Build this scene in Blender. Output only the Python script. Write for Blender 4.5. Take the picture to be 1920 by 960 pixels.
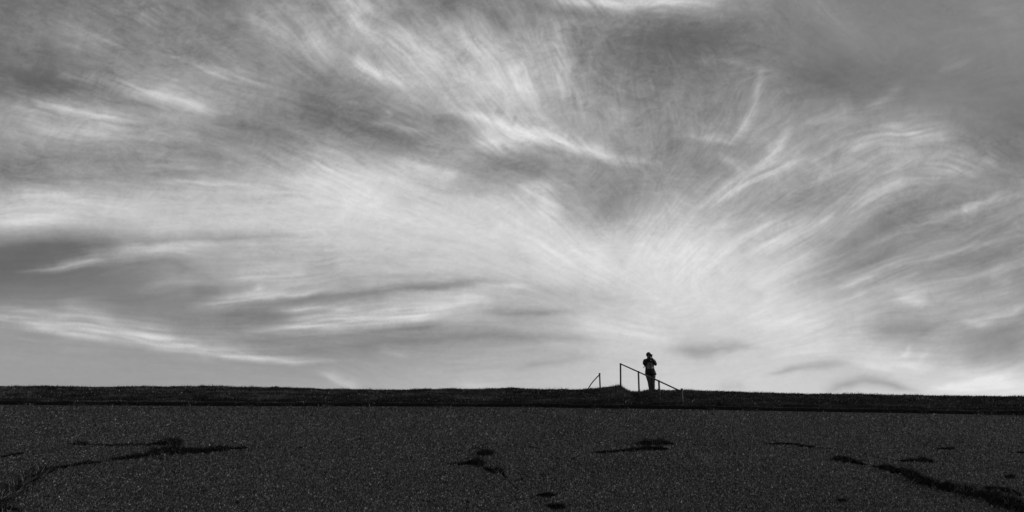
import bpy, math, random
import numpy as np
from mathutils import Vector, Matrix

for o in list(bpy.data.objects): bpy.data.objects.remove(o)
S = bpy.context.scene
COL = S.collection

# ---------------------------------------------------------------- camera
FPX = 1387.0                       # focal length in photograph pixels (photograph 1920 x 960)
PITCH = math.radians(22.6)
CAM = np.array([0.0, 0.0, 1.6])
cd = bpy.data.cameras.new('camera'); cam = bpy.data.objects.new('camera', cd); COL.objects.link(cam)
cd.sensor_width = 36.0; cd.lens = FPX * 36.0 / 1920.0
cd.clip_start = 0.1; cd.clip_end = 20000.0
cam.location = CAM; cam.rotation_euler = (math.pi / 2 + PITCH, 0, 0)
S.camera = cam
CP, SP = math.cos(PITCH), math.sin(PITCH)

# ---------------------------------------------------------------- sky light, sun, exposure
SUN_EL, SUN_AZ = math.radians(16.0), math.radians(84.0)     # low sun off to the right
w = bpy.data.worlds.new('World'); S.world = w; w.use_nodes = True
nt = w.node_tree; nt.nodes.clear()
sky = nt.nodes.new('ShaderNodeTexSky'); sky.sky_type = 'NISHITA'; sky.sun_disc = False
sky.sun_elevation = SUN_EL; sky.sun_rotation = SUN_AZ
sky.air_density = 1.0; sky.dust_density = 0.6; sky.ozone_density = 1.5
sep = nt.nodes.new('ShaderNodeSeparateColor'); ma = nt.nodes.new('ShaderNodeMath'); ma.operation = 'MULTIPLY_ADD'
mb = nt.nodes.new('ShaderNodeMath'); mb.operation = 'MULTIPLY'; mb.inputs[1].default_value = 0.75
bg = nt.nodes.new('ShaderNodeBackground'); bg.inputs[1].default_value = 0.06
ow = nt.nodes.new('ShaderNodeOutputWorld')
nt.links.new(sky.outputs[0], sep.inputs[0])                  # black and white picture: the sky as an orange filter sees it
nt.links.new(sep.outputs[0], mb.inputs[0]); nt.links.new(sep.outputs[1], ma.inputs[0]); ma.inputs[1].default_value = 0.25
nt.links.new(mb.outputs[0], ma.inputs[2]); nt.links.new(ma.outputs[0], bg.inputs[0]); nt.links.new(bg.outputs[0], ow.inputs[0])
sl = bpy.data.lights.new('sun', 'SUN'); sun = bpy.data.objects.new('sun', sl); COL.objects.link(sun)
sl.energy = 2.2; sl.angle = math.radians(0.5); sl.color = (1, 1, 1)
sd = Vector((math.sin(SUN_AZ) * math.cos(SUN_EL), math.cos(SUN_AZ) * math.cos(SUN_EL), math.sin(SUN_EL)))
sun.rotation_euler = sd.to_track_quat('Z', 'Y').to_euler()
S.view_settings.view_transform = 'Standard'; S.view_settings.look = 'None'
S.view_settings.exposure = 0.0; S.view_settings.gamma = 1.0; S.view_settings.use_curve_mapping = False
S.render.engine = 'CYCLES'
S.render.resolution_x, S.render.resolution_y = 1024, 512

# ---------------------------------------------------------------- helpers
def ray(px, py):
    cx = (np.asarray(px, dtype=float) - 960) / FPX; cy = (480 - np.asarray(py, dtype=float)) / FPX
    return cx, CP - SP * cy, SP + CP * cy
def at(px, py, Y):                                           # the point seen at px, py at distance Y ahead
    dx, dy, dz = ray(px, py)
    return np.array([dx / dy * Y, Y + 0 * dx, CAM[2] + dz / dy * Y])
def to_px(x, y, z):
    a = np.asarray(x) - CAM[0]; b = np.asarray(y) - CAM[1]; c = np.asarray(z) - CAM[2]
    d = b * CP + c * SP
    return 960 + FPX * a / d, 480 - FPX * (c * CP - b * SP) / d
def mesh_np(name, V, F, mat, smooth=False, attrs=None, parent=None):
    """V (n,3), F (m,3|4) -> one mesh object"""
    me = bpy.data.meshes.new(name); V = np.ascontiguousarray(V, dtype=np.float32); F = np.ascontiguousarray(F, dtype=np.int32)
    me.vertices.add(len(V)); me.vertices.foreach_set('co', V.ravel())
    k = F.shape[1]; me.loops.add(F.size); me.loops.foreach_set('vertex_index', F.ravel())
    me.polygons.add(len(F)); me.polygons.foreach_set('loop_start', np.arange(0, F.size, k, dtype=np.int32))
    me.polygons.foreach_set('loop_total', np.full(len(F), k, dtype=np.int32))
    me.polygons.foreach_set('use_smooth', np.full(len(F), smooth, dtype=bool))
    for an, av in (attrs or {}).items():
        a = me.attributes.new(an, 'FLOAT', 'POINT'); a.data.foreach_set('value', np.ascontiguousarray(av, dtype=np.float32))
    me.update(calc_edges=True); me.validate()
    o = bpy.data.objects.new(name, me); COL.objects.link(o)
    if mat: me.materials.append(mat)
    if parent: o.parent = parent
    return o
def grid_faces(nr, nc, base=0):
    i = np.arange(nr - 1)[:, None] * nc + np.arange(nc - 1)[None, :]
    i = i.ravel() + base
    return np.stack([i, i + 1, i + nc + 1, i + nc], 1)
def tag(o, label=None, cat=None, group=None, kind=None):
    if label: o['label'] = label
    if cat: o['category'] = cat
    if group: o['group'] = group
    if kind: o['kind'] = kind
    return o
def thing(name, loc, label, cat, group=None, rz=0.0):
    o = bpy.data.objects.new(name, None); o.empty_display_size = 0.1; COL.objects.link(o)
    o.location = loc; o.rotation_euler = (0, 0, rz); return tag(o, label, cat, group)
def mat(name, grey, rough=0.9, tone=None, noise=None, bump=None, spec=0.2):
    """grey base; tone: vertex attribute that multiplies it; noise: (scale, low, high); bump: (scale, distance)"""
    m = bpy.data.materials.new(name); m.use_nodes = True; t = m.node_tree
    b = t.nodes['Principled BSDF']; b.inputs['Roughness'].default_value = rough
    b.inputs['Specular IOR Level'].default_value = spec
    cur = t.nodes.new('ShaderNodeValue'); cur.outputs[0].default_value = grey; out = cur.outputs[0]
    co = t.nodes.new('ShaderNodeTexCoord').outputs['Object']
    def mul(a, bb):
        n = t.nodes.new('ShaderNodeMath'); n.operation = 'MULTIPLY'; t.links.new(a, n.inputs[0]); t.links.new(bb, n.inputs[1]); return n.outputs[0]
    if tone:
        a = t.nodes.new('ShaderNodeAttribute'); a.attribute_name = tone; out = mul(out, a.outputs['Fac'])
    for sc, lo, hi in (noise or []):
        n = t.nodes.new('ShaderNodeTexNoise'); n.inputs['Scale'].default_value = sc; n.inputs['Detail'].default_value = 4
        t.links.new(co, n.inputs['Vector'])
        r = t.nodes.new('ShaderNodeMapRange'); r.inputs[1].default_value = 0.3; r.inputs[2].default_value = 0.7
        r.inputs[3].default_value = lo; r.inputs[4].default_value = hi; t.links.new(n.outputs[0], r.inputs[0]); out = mul(out, r.outputs[0])
    t.links.new(out, b.inputs['Base Color'])
    if bump:
        n = t.nodes.new('ShaderNodeTexNoise'); n.inputs['Scale'].default_value = bump[0]; n.inputs['Detail'].default_value = 5
        t.links.new(co, n.inputs['Vector'])
        bn = t.nodes.new('ShaderNodeBump'); bn.inputs['Distance'].default_value = bump[1]; bn.inputs['Strength'].default_value = 0.8
        t.links.new(n.outputs[0], bn.inputs['Height']); t.links.new(bn.outputs[0], b.inputs['Normal'])
    return m
def tube(path, rad, seg=10, caps=True):
    """rings swept along a path of points -> V, F(quads)"""
    P = np.array(path, dtype=float); n = len(P); R = np.broadcast_to(np.array(rad, dtype=float), (n,))
    T = np.gradient(P, axis=0); T /= np.linalg.norm(T, axis=1)[:, None]
    ref = np.array([0, 1.0, 0]) if abs(T[0][1]) < 0.8 else np.array([1.0, 0, 0])
    V = []
    a = np.linspace(0, 2 * np.pi, seg, endpoint=False)
    for p, t_, r in zip(P, T, R):
        s = np.cross(t_, ref); s /= np.linalg.norm(s); q = np.cross(s, t_)
        V.append(p + r * (np.cos(a)[:, None] * s + np.sin(a)[:, None] * q))
    V = np.concatenate(V)
    return close_rings(V, n, seg)
def close_rings(V, n, seg, caps=True):
    F = []
    for i in range(n - 1):
        for j in range(seg):
            k = (j + 1) % seg; F.append((i * seg + j, i * seg + k, (i + 1) * seg + k, (i + 1) * seg + j))
    c0 = len(V); V = np.concatenate([V, V[:seg].mean(0)[None], V[(n - 1) * seg:n * seg].mean(0)[None]])
    for j in range(seg):
        k = (j + 1) % seg
        F.append((c0, k, j)); F.append((c0 + 1, (n - 1) * seg + j, (n - 1) * seg + k))
    return V, F
def loft(rings, seg=20):
    """rings: (z, cx, cy, rx, ry)"""
    a = np.linspace(0, 2 * np.pi, seg, endpoint=False)
    V = np.concatenate([np.stack([cx + rx * np.cos(a), cy + ry * np.sin(a), np.full(seg, z)], 1) for z, cx, cy, rx, ry in rings])
    return close_rings(V, len(rings), seg)
def join(parts):
    V, F, b = [], [], 0
    for v, f in parts:
        V.append(np.asarray(v)); F += [tuple(i + b for i in q) for q in f]; b += len(v)
    return np.concatenate(V), F
def obj(name, vf, m, parent=None, smooth=True):
    me = bpy.data.meshes.new(name); me.from_pydata([tuple(map(float, v)) for v in vf[0]], [], [tuple(map(int, f)) for f in vf[1]])
    me.polygons.foreach_set('use_smooth', [smooth] * len(me.polygons)); me.materials.append(m); me.update()
    o = bpy.data.objects.new(name, me); COL.objects.link(o)
    if parent: o.parent = parent
    return o
def box(c, h, rot=None):
    V = np.array([[x, y, z] for x in (-1, 1) for y in (-1, 1) for z in (-1, 1)], float) * np.array(h)
    if rot is not None: V = V @ np.array(rot).T
    return V + np.array(c), [(0, 1, 3, 2), (4, 6, 7, 5), (0, 4, 5, 1), (2, 3, 7, 6), (0, 2, 6, 4), (1, 5, 7, 3)]
def ball(c, r, seg=14, rings=9):
    r = np.broadcast_to(np.array(r, float), (3,)); R = []
    for i in range(1, rings):
        p = -math.pi / 2 + math.pi * i / rings
        R.append((c[2] + r[2] * math.sin(p), c[0], c[1], r[0] * math.cos(p), r[1] * math.cos(p)))
    V, F = loft(R, seg); V[-2, 2] = c[2] - r[2]; V[-1, 2] = c[2] + r[2]
    return V, F

CALIB = False

# ---- cirrus field: how thick the cloud veil is in each direction of the sky ----
_rs = np.random.RandomState(7)
_PERM = _rs.permutation(1024).astype(np.int64)
_PERM = np.concatenate([_PERM, _PERM])
_ANG = _rs.rand(1024) * 2 * np.pi
_GX, _GY = np.cos(_ANG).astype(np.float32), np.sin(_ANG).astype(np.float32)

def perlin(x, y):
    xi = np.floor(x).astype(np.int64); yi = np.floor(y).astype(np.int64)
    xf = (x - xi).astype(np.float32); yf = (y - yi).astype(np.float32)
    u = xf * xf * xf * (xf * (xf * 6 - 15) + 10); v = yf * yf * yf * (yf * (yf * 6 - 15) + 10)
    def g(i, j, dx, dy):
        h = _PERM[(_PERM[(xi + i) & 1023] + yi + j) & 1023]
        return _GX[h] * dx + _GY[h] * dy
    a = g(0, 0, xf, yf); b = g(1, 0, xf - 1, yf); c = g(0, 1, xf, yf - 1); d = g(1, 1, xf - 1, yf - 1)
    return (a + u * (b - a)) * (1 - v) + (c + u * (d - c)) * v

def fbm(x, y, octaves=4, gain=0.5, seed=0.0):
    s = 0; a = 1.0; t = 0.0
    for o in range(octaves):
        s = s + a * perlin(x * 2 ** o + seed + 17.3 * o, y * 2 ** o + seed * 1.7 + 9.1 * o)
        t += a; a *= gain
    return s / t * 1.6

VEIL = np.array([
 [116,120,128,134,160,128,126,150,160,138,128,128,134],
 [120,134,134,136,154,160,160,124,108,122,130,130,134],
 [112,120,150,144,140,176,182,138,126,134,118,124,126],
 [152,158,152,138,128,134,166,152,142,150,142,142,120],
 [128,138,138,158,182,174,138,144,142,154,160,148,130],
 [186,192,194,196,204,207,203,152,172,158,152,134,146],
 [104,118,158,172,190,200,208,214,214,190,158,144,144],
 [120,122,128,150,162,182,184,196,216,208,182,170,150],
 [150,148,142,138,146,156,168,190,206,206,198,172,156],
 [153,154,157,162,168,176,186,196,208,208,206,206,212]], dtype=np.float32)

def veil_base(x, y):
    gx = np.clip(x / 160.0, 0, 11.9999); gy = np.clip(y / 80.0, 0, 8.9999)
    i = gx.astype(int); j = gy.astype(int); u = gx - i; v = gy - j
    P = np.pad(VEIL, 1, mode='edge')
    def cub(t):
        return [(-t + 2 * t * t - t ** 3) / 2, (2 - 5 * t * t + 3 * t ** 3) / 2,
                (t + 4 * t * t - 3 * t ** 3) / 2, (t ** 3 - t * t) / 2]
    cx, cy = cub(u), cub(v); s = 0
    for b in range(4):
        for a in range(4):
            s = s + cx[a] * cy[b] * P[np.clip(j + b, 0, 11), np.clip(i + a, 0, 14)]
    return s

# wisps: (strength, [(x, y, half width) ...]); a minus is a gap in the veil
WISPS = [
 (34, [(-40,192,8),(80,202,10),(160,208,9),(260,232,6)]), (40, [(180,146,5),(240,164,10),(300,180,14),(370,200,12),(440,214,7)]),
 (15, [(90,140,5),(200,150,8)]), (22, [(560,55,12),(590,90,16),(625,130,18)]), (22, [(455,25,8),(520,60,12),(560,75,8)]),
 (18, [(20,235,8),(120,245,12),(260,250,8)]), (14, [(90,35,6),(170,70,9),(240,90,6)]), (12, [(250,25,8),(310,45,8)]),
 (18, [(340,130,8),(430,140,10),(510,165,6)]), (16,[(240,300,8),(330,305,12),(400,325,8)]),
 (20,[(0,360,4),(60,368,7),(170,372,6)]), (20,[(290,335,4),(400,345,8),(560,350,9)]),
 (-26, [(20,150,10),(80,155,16),(150,166,10)]), (-18, [(180,190,5),(240,196,8),(310,199,5)]),
 (-22, [(320,195,4),(400,222,8),(470,236,8),(560,258,5)]), (-18, [(540,150,10),(640,168,14)]), (-24, [(545,192,8),(600,208,14),(650,238,12)]),
 (-16, [(290,262,6),(380,282,9),(430,290,5)]), (-20, [(-20,315,9),(60,338,10),(140,346,6)]), (-14, [(265,322,3),(340,332,5),(400,338,3)]),
 (-22, [(365,0,10),(430,14,14)]), (-24, [(530,-4,6),(600,14,8),(640,26,5)]), (-14,[(330,90,10),(410,105,8)]), (-12,[(60,90,10),(100,105,8)]),
 (-14,[(420,50,8),(450,62,8)]),
 (34, [(630,-8,6),(675,12,8),(705,28,5)]), (26, [(650,20,4),(672,45,6),(705,62,4)]), (38, [(640,98,5),(680,126,7),(720,146,7),(765,162,5)]),
 (36, [(700,50,10),(760,90,18),(795,114,18),(835,142,12)]), (20, [(830,40,8),(880,80,15),(930,110,12)]),
 (30, [(1010,25,6),(1040,60,10),(1050,120,12),(1056,210,8)]), (16, [(950,110,20),(1000,190,26)]), (14, [(640,60,12),(720,90,14)]),
 (14,[(1080,165,4),(1095,235,5)]), (-16,[(1074,165,2),(1082,215,3)]), (-14,[(1005,140,8),(1020,170,6)]), (-12,[(860,95,8),(880,115,6)]),
 (-28, [(820,-6,10),(860,14,12)]), (-36, [(905,16,5),(938,42,7),(962,70,4)]), (-18, [(648,90,8),(672,102,6)]), (-16,[(730,20,10),(780,40,10)]),
 (-26, [(975,10,4),(1080,26,7),(1200,36,7),(1330,38,6)]), (-22, [(1055,68,12),(1115,86,16)]), (-20, [(1150,70,12),(1280,72,18),(1380,60,18),(1460,56,10)]), (-10,[(1420,130,8),(1520,150,20),(1640,165,14)]),
 (48, [(1000,-6,4),(1080,2,8),(1160,4,10),(1300,4,10),(1360,0,6)]), (-14,[(850,100,6),(880,118,6)]),
 (-32, [(630,215,10),(700,245,15),(760,268,15),(815,288,8)]), (-15, [(700,195,8),(720,205,6)]), (-30, [(805,222,5),(850,228,8),(885,232,4)]),
 (-28, [(926,205,6),(944,216,7)]), (-22,[(960,222,4),(970,224,5)]), (-18,[(985,228,3),(1030,238,4)]),
 (54, [(840,208,2),(900,219,5),(950,240,8),(1040,264,10),(1100,281,9),(1160,299,7),(1225,306,3)]), (36, [(872,275,9),(930,264,15),(1010,266,8)]),
 (26, [(680,232,4),(740,234,7),(815,250,5)]), (18,[(725,205,2),(735,220,2)]), (-26, [(900,298,8),(980,318,15),(1045,334,9)]), (-12, [(1080,300,8),(1180,325,10)]),
 (30, [(950,362,14),(990,358,14),(1018,362,13),(1024,395,18),(1010,430,22)]), (12,[(990,342,4),(1018,344,5),(1036,356,4)]), (-14,[(1050,350,6),(1062,400,8)]), (18, [(540,290,10),(620,312,18),(700,330,16),(800,345,12)]),
 (22,[(730,295,4),(800,318,7),(870,340,5)]), (-16,[(800,352,5),(890,362,7),(930,352,4)]), (16,[(830,315,3),(860,330,5)]),
 (40, [(1426,120,4),(1420,165,5),(1412,205,4),(1394,238,4),(1370,264,2)]), (12, [(1375,122,3),(1465,138,5)]),
 (18,[(1300,112,6),(1350,108,7),(1400,122,3)]),
 (30, [(1275,252,3),(1340,257,4),(1388,271,3)]), (22, [(1345,285,2),(1378,308,4),(1398,330,2)]),
 (42, [(1483,215,3),(1472,258,6),(1455,285,9),(1430,310,7),(1392,333,6),(1348,365,7),(1300,392,5)]),
 (36, [(1545,290,4),(1492,302,7),(1450,325,5),(1400,345,5),(1340,380,4)]), (18, [(1558,308,3),(1532,345,4)]), (14,[(1445,255,8),(1440,290,6)]),
 (22, [(1655,250,6),(1730,250,8)]), (24, [(1690,262,5),(1762,250,7),(1768,275,6)]), (20, [(1575,280,6),(1640,272,14),(1720,288,10)]),
 (16, [(1500,228,5),(1560,222,7),(1630,214,5)]), (12,[(1570,200,12),(1600,190,8)]), (20,[(1700,235,3),(1640,238,3)]),
 (20, [(1840,292,5),(1872,310,6)]), (16, [(1770,330,8),(1850,318,12)]), (16,[(1700,318,6),(1660,330,8)]), (12, [(1490,-10,8),(1560,30,12),(1615,95,8)]), (18, [(1698,152,3),(1650,190,5),(1620,205,3)]),
 (9, [(1820,10,8),(1920,50,10)]), (8,[(1750,130,12),(1830,120,10)]),
 (36, [(1960,335,6),(1920,352,6),(1850,376,5),(1790,397,5),(1700,432,7),(1600,470,5)]),
 (42, [(1730,330,3),(1665,350,8),(1628,372,12),(1560,408,9),(1490,430,8),(1390,482,6)]), (26,[(1838,384,4),(1800,390,7)]),
 (-20, [(1760,372,8),(1690,405,18),(1620,430,10)]), (-20, [(1610,318,6),(1520,360,13),(1440,398,6)]), (-16, [(1290,310,20),(1350,322,18)]),
 (-12, [(1480,130,20),(1600,145,25)]), (-12, [(1780,205,14),(1920,300,26)]), (-12,[(1330,205,12),(1345,220,12)]), (-12,[(1490,192,10),(1500,200,8)]),
 (12,[(1410,390,3),(1438,410,4),(1440,430,3)]), (12,[(1500,400,4),(1380,450,5)]), (14,[(1320,430,3),(1440,405,3)]),
 (24, [(-20,427,5),(60,412,8),(150,408,6)]), (48, [(30,510,1.5),(100,505,2.5),(140,497,4),(180,483,6),(240,473,8),(330,463,7),(400,458,4)]),
 (-28, [(-20,462,20),(100,458,18),(210,456,13),(300,452,9),(400,447,5),(560,440,3)]), (-16, [(220,498,8),(320,490,10),(385,520,8)]),
 (50, [(-160,574,5),(-20,594,7),(60,604,9),(130,615,11),(200,622,12),(270,632,11),(340,647,8),(400,657,6),(470,669,5),(560,677,3),(660,676,1)]),
 (12, [(-60,570,4),(40,584,9),(110,588,12),(190,600,12)]), (16,[(100,568,6),(150,580,10),(220,600,10)]), (12,[(260,615,8),(330,628,10)]),
 (16, [(250,545,4),(330,530,8),(420,524,5)]), (42, [(350,578,3),(400,570,7),(460,563,7),(530,551,5),(660,541,3)]), (16,[(480,533,4),(488,548,4)]),
 (20,[(400,525,5),(520,517,8),(620,515,8)]), (-12,[(560,510,8),(640,495,5)]),
 (-30, [(440,573,3),(520,562,8),(640,556,10),(730,545,9),(820,535,6),(900,526,4),(1010,532,2)]), (24, [(505,584,2),(580,576,3),(680,586,2)]),
 (44, [(465,628,3),(560,611,8),(640,604,11),(720,600,10),(790,590,9),(850,572,8),(900,556,5)]), (-18, [(400,592,10),(560,592,8)]), (-14,[(350,545,10),(430,548,8)]),
 (-18, [(640,624,4),(780,615,7),(850,600,5)]), (-18, [(560,655,8),(760,640,8),(900,628,6),(1060,634,5),(1130,640,3)]),
 (28, [(600,700,2),(640,718,4),(680,732,3)]), (12, [(700,640,6),(770,675,9)]), (12,[(850,718,6),(960,730,5)]), (20, [(850,560,6),(930,562,7)]),
 (-24, [(885,584,3),(960,587,5),(1090,586,2)]), (-14, [(990,540,5),(1100,556,12),(1200,572,8)]), (18, [(1050,600,6),(1130,612,12),(1260,645,10)]),
 (16,[(880,530,2),(990,537,3)]), (-18,[(740,545,3),(930,530,4)]), (-10,[(930,470,10),(1010,500,14)]), (-12,[(900,405,12),(930,430,10)]),
 (14, [(1300,378,10),(1220,408,20),(1170,450,20)]), (-14, [(960,692,3),(1080,672,6),(1120,668,3)]), (-14,[(1120,380,16),(1160,420,10)]),
 (-32, [(1235,655,6),(1290,658,10),(1340,654,8),(1390,650,5),(1432,656,1.5)]), (-10,[(1290,672,10),(1350,666,8)]), (-24, [(1440,560,8),(1540,520,16),(1700,470,10)]), (-12,[(1380,530,8),(1440,560,10)]),
 (18, [(1570,541,1.2),(1600,532,2),(1650,510,2)]), (16, [(1590,512,4),(1750,482,6),(1910,436,5)]), (12, [(1608,542,4),(1618,560,8)]), (24, [(1675,542,6),(1700,556,13),(1740,575,9)]),
 (16,[(1780,575,4),(1850,562,4),(1920,545,4)]), (14,[(1850,520,8),(1900,530,10)]),
 (-28, [(1610,622,8),(1700,622,15),(1770,612,8)]), (-12,[(1750,580,5),(1640,590,8)]), (32, [(1790,598,4),(1840,604,7),(1890,590,7),(1940,562,5)]), (18, [(1709,645,1.5),(1702,662,3),(1690,672,4)]),
 (14, [(1745,652,2),(1720,678,4)]), (24, [(1590,672,6),(1660,684,12),(1760,694,10)]), (-30, [(1430,704,1.5),(1490,694,3),(1550,684,5),(1600,682,3)]), (8,[(1618,702,3),(1622,690,4)]),
 (-34, [(1540,740,7),(1580,720,6),(1620,713,6),(1670,722,5),(1730,736,3)]), (-24,[(1800,690,12),(1860,655,22),(1930,640,20)]), (34, [(1735,734,3),(1840,722,7),(1940,724,9)]), (22, [(1825,712,2),(1885,711,3)]),
 (10,[(1470,260,20),(1560,250,30),(1700,262,34),(1810,290,26),(1850,330,16)]), (12,[(1640,262,10),(1700,285,20),(1800,320,14)]),
 (-10,[(1090,320,14),(1150,350,24),(1230,360,14)]), (-8,[(1230,240,20),(1290,290,30)]), (12,[(1130,210,14),(1180,230,20)]),
 (14,[(1240,420,20),(1290,460,30),(1330,520,30)]), (12,[(1400,470,10),(1500,440,14),(1600,425,10)]), (-14,[(1540,480,8),(1650,450,14),(1780,400,10)]),
 (14,[(1380,560,14),(1460,510,16),(1560,460,10)]), (12,[(960,440,20),(1060,480,30),(1180,520,30)]), (-10,[(1820,360,8),(1740,400,14)]),
 (12,[(520,340,12),(650,360,22),(760,380,16)]), (10,[(700,170,12),(820,200,22),(960,200,24)]), (14,[(860,140,14),(960,160,24),(1030,190,14)]),
 (16,[(1940,492,4),(1800,522,7),(1650,566,5)]), (14,[(1510,392,4),(1400,440,7),(1310,505,5)]), (14,[(1650,468,3),(1500,530,8),(1400,592,8)]), (12,[(1920,405,4),(1780,452,8),(1640,505,4)]),
 (-12,[(1900,470,6),(1780,500,8),(1660,540,6)]), (-10,[(1120,470,10),(1180,500,12)]), (-10,[(1370,480,8),(1450,450,10)]), (-9,[(640,430,8),(760,440,12),(850,452,8)]), (-8,[(250,395,6),(360,402,9),(470,398,6)]),
 (14,[(1770,700,3),(1930,702,4)]), (-14, [(1340,730,4),(1400,720,5)]), (14, [(1440,662,6),(1580,650,12)]), (18,[(1400,600,14),(1560,600,16)]),
]

# which way the filaments run: (x, y, degrees, a plus runs down to the right)
FLOW = np.array([(0,50,25),(200,100,28),(400,150,22),(100,200,8),(300,250,10),(50,350,8),(200,400,3),(0,420,-5),(100,500,-12),(250,470,-8),(50,600,8),(250,630,10),(450,670,10),
 (400,570,-8),(600,545,-8),(750,545,-6),(600,610,-8),(800,590,-12),(900,530,0),(500,450,4),(500,350,10),(650,330,20),(600,250,20),(800,270,22),(700,400,16),(800,440,18),(900,480,26),
 (1000,450,42),(1000,540,8),(1100,560,15),(1100,500,40),(650,100,42),(550,60,50),(800,110,42),(750,30,50),(900,60,55),(950,240,20),(1100,285,14),(900,170,62),(1040,120,80),(1080,190,86),
 (1050,60,60),(1200,20,2),(1250,80,-5),(1150,180,80),(1250,200,92),(1200,260,78),(1150,350,52),(1250,330,-70),(1200,420,-48),(1280,420,-38),(1415,180,-82),(1400,240,-62),(1330,255,8),
 (1380,310,45),(1460,270,-68),(1430,320,-45),(1350,370,-38),(1500,300,-25),(1550,350,-35),(1300,450,-38),(1400,480,-33),(1550,410,-32),(1500,440,-30),(1650,350,-28),(1700,265,-5),
 (1760,260,15),(1830,300,40),(1860,330,60),(1850,375,-20),(1700,430,-22),(1900,350,-20),(1550,520,-28),(1700,490,-22),(1850,450,-22),(1640,515,-25),(1800,600,-5),(1900,590,-25),
 (1700,560,10),(1500,600,-18),(1350,560,-50),(1350,620,-20),(1250,520,68),(1200,600,15),(1200,680,0),(1350,655,-3),(1500,690,-12),(1650,690,8),(1600,720,15),(1700,735,5),(1850,722,0),
 (1900,650,-20),(1550,30,45),(1610,90,50),(1680,170,-45),(1850,100,-25),(1850,20,15),(1350,120,8),(1500,140,15),(1550,220,-8),(700,710,30),(300,720,0),(900,700,-3),(1000,640,2),
 (400,50,30),(250,330,6),(400,420,2),(30,150,12),(450,520,-3),(700,200,28),(500,200,18)], dtype=np.float32)
GX0, GY0, GST, GW, GH = -330.0, -240.0, 1.5, 1740, 700
def veil_image():
    """the veil drawn in full, combed along the flow so every edge frays into filaments"""
    X, Y = np.meshgrid(GX0 + GST * np.arange(GW, dtype=np.float32), GY0 + GST * np.arange(GH, dtype=np.float32))
    c = slice(None, None, 12)
    xc, yc = X[c, c], Y[c, c]; u = np.zeros_like(xc); v = np.zeros_like(xc)
    for fx, fy, a in FLOW:
        d2 = (xc - fx) ** 2 + (yc - fy) ** 2; wt = np.exp(-d2 / (2 * 62.0 ** 2)) + 1e-3 / (1 + d2 / 1e4) ** 2
        u += wt * math.cos(2 * math.radians(a)); v += wt * math.sin(2 * math.radians(a))
    n_ = np.hypot(u, v) + 1e-9; u /= n_; v /= n_
    # back to full size
    ii = np.clip((np.arange(GH) / 12.0), 0, xc.shape[0] - 1.001); jj = np.clip((np.arange(GW) / 12.0), 0, xc.shape[1] - 1.001)
    def up(q):
        i0 = ii.astype(int); fi = (ii - i0)[:, None]; r = q[i0] * (1 - fi) + q[i0 + 1] * fi
        j0 = jj.astype(int); fj = (jj - j0)[None, :]; return r[:, j0] * (1 - fj) + r[:, j0 + 1] * fj
    ang = 0.5 * np.arctan2(up(v), up(u))
    turb = 1 / (1 + np.exp((Y - 430) / 90)); left = 1 / (1 + np.exp((X - 700) / 160))
    amp = 0.10 + 0.42 * turb * (1 - 0.55 * left)
    ang = ang + amp * 1.2 * fbm(X / 140, Y / 110, 3, 0.55, seed=121.0) + amp * 1.5 * fbm(X / 50, Y / 38, 4, 0.65, seed=123.0)
    u, v = np.cos(ang).astype(np.float32), np.sin(ang).astype(np.float32)
    G = veil_grey(X, Y).astype(np.float32)
    r = np.random.RandomState(5)
    def blur(q, n):
        for _ in range(n):
            q = (q + np.roll(q, 1, 0) + np.roll(q, -1, 0)) / 3; q = (q + np.roll(q, 1, 1) + np.roll(q, -1, 1)) / 3
        return q
    def unit(q): return (q - q.mean()) / q.std()
    n1 = unit(blur(r.randn(GH, GW).astype(np.float32), 1)); n2 = unit(blur(r.randn(GH, GW).astype(np.float32), 6))
    n3 = unit(fbm(X / 20, Y / 20, 3, 0.6, seed=131.0)); wn = np.exp(1.1 * n2) + 0.05
    stack = np.stack([n1, n2, n3, G * wn, wn], -1)
    I, J = np.meshgrid(np.arange(GW, dtype=np.float32), np.arange(GH, dtype=np.float32))
    acc = stack.copy() * 1.0; accs = [n1 * 1.0, n2 * 1.0]
    short = stack[..., :2].copy(); ns = 1.0; nl = 1.0
    flat = stack.reshape(-1, 5)
    for sgn in (1, -1):
        x, y = I.copy(), J.copy(); pu, pv = u * sgn, v * sgn
        for k in range(26):
            x = np.clip(x + pu * 1.7, 0, GW - 1); y = np.clip(y + pv * 1.7, 0, GH - 1)
            idx = (y + .5).astype(np.int32) * GW + (x + .5).astype(np.int32)
            s_ = flat[idx]; wk = math.exp(-(k / 13.0) ** 2); wc = math.exp(-(k / 9.0) ** 2)
            acc[..., :3] += s_[..., :3] * wk; acc[..., 3:] += s_[..., 3:] * wc; nl += wk / 1.0 if sgn > 0 else 0
            if k < 9: short += s_[..., :2]; ns += 1.0
            fu, fv = u.ravel()[idx], v.ravel()[idx]
            sg = np.where(fu * pu + fv * pv < 0, -1.0, 1.0); pu, pv = fu * sg, fv * sg
    comb = acc[..., 3] / acc[..., 4]
    f1, f2, f3 = unit(short[..., 0]), unit(acc[..., 1]), unit(acc[..., 2]); f0 = unit(acc[..., 0])
    calm_l = np.exp(-((X - 130) / 330) ** 2 - ((Y - 550) / 90) ** 2) + np.exp(-((X - 150) / 380) ** 2 - ((Y - 700) / 45) ** 2)
    calm_r = 1 / (1 + np.exp(-(X - 1440) / 60)) / (1 + np.exp((Y - 185 - 0.16 * (X - 1500)) / 22))
    bright = np.exp(-((X - 1260) / 200) ** 2 - ((Y - 480) / 150) ** 2)
    k = np.clip(1 - 0.85 * calm_l - 0.72 * calm_r, 0.08, 1) * np.clip((770 - Y) / 150, 0.3, 1)
    patch = np.clip(0.9 + 0.75 * fbm(X / 170, Y / 120, 3, 0.55, seed=141.0), 0.2, 1.6)
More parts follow.
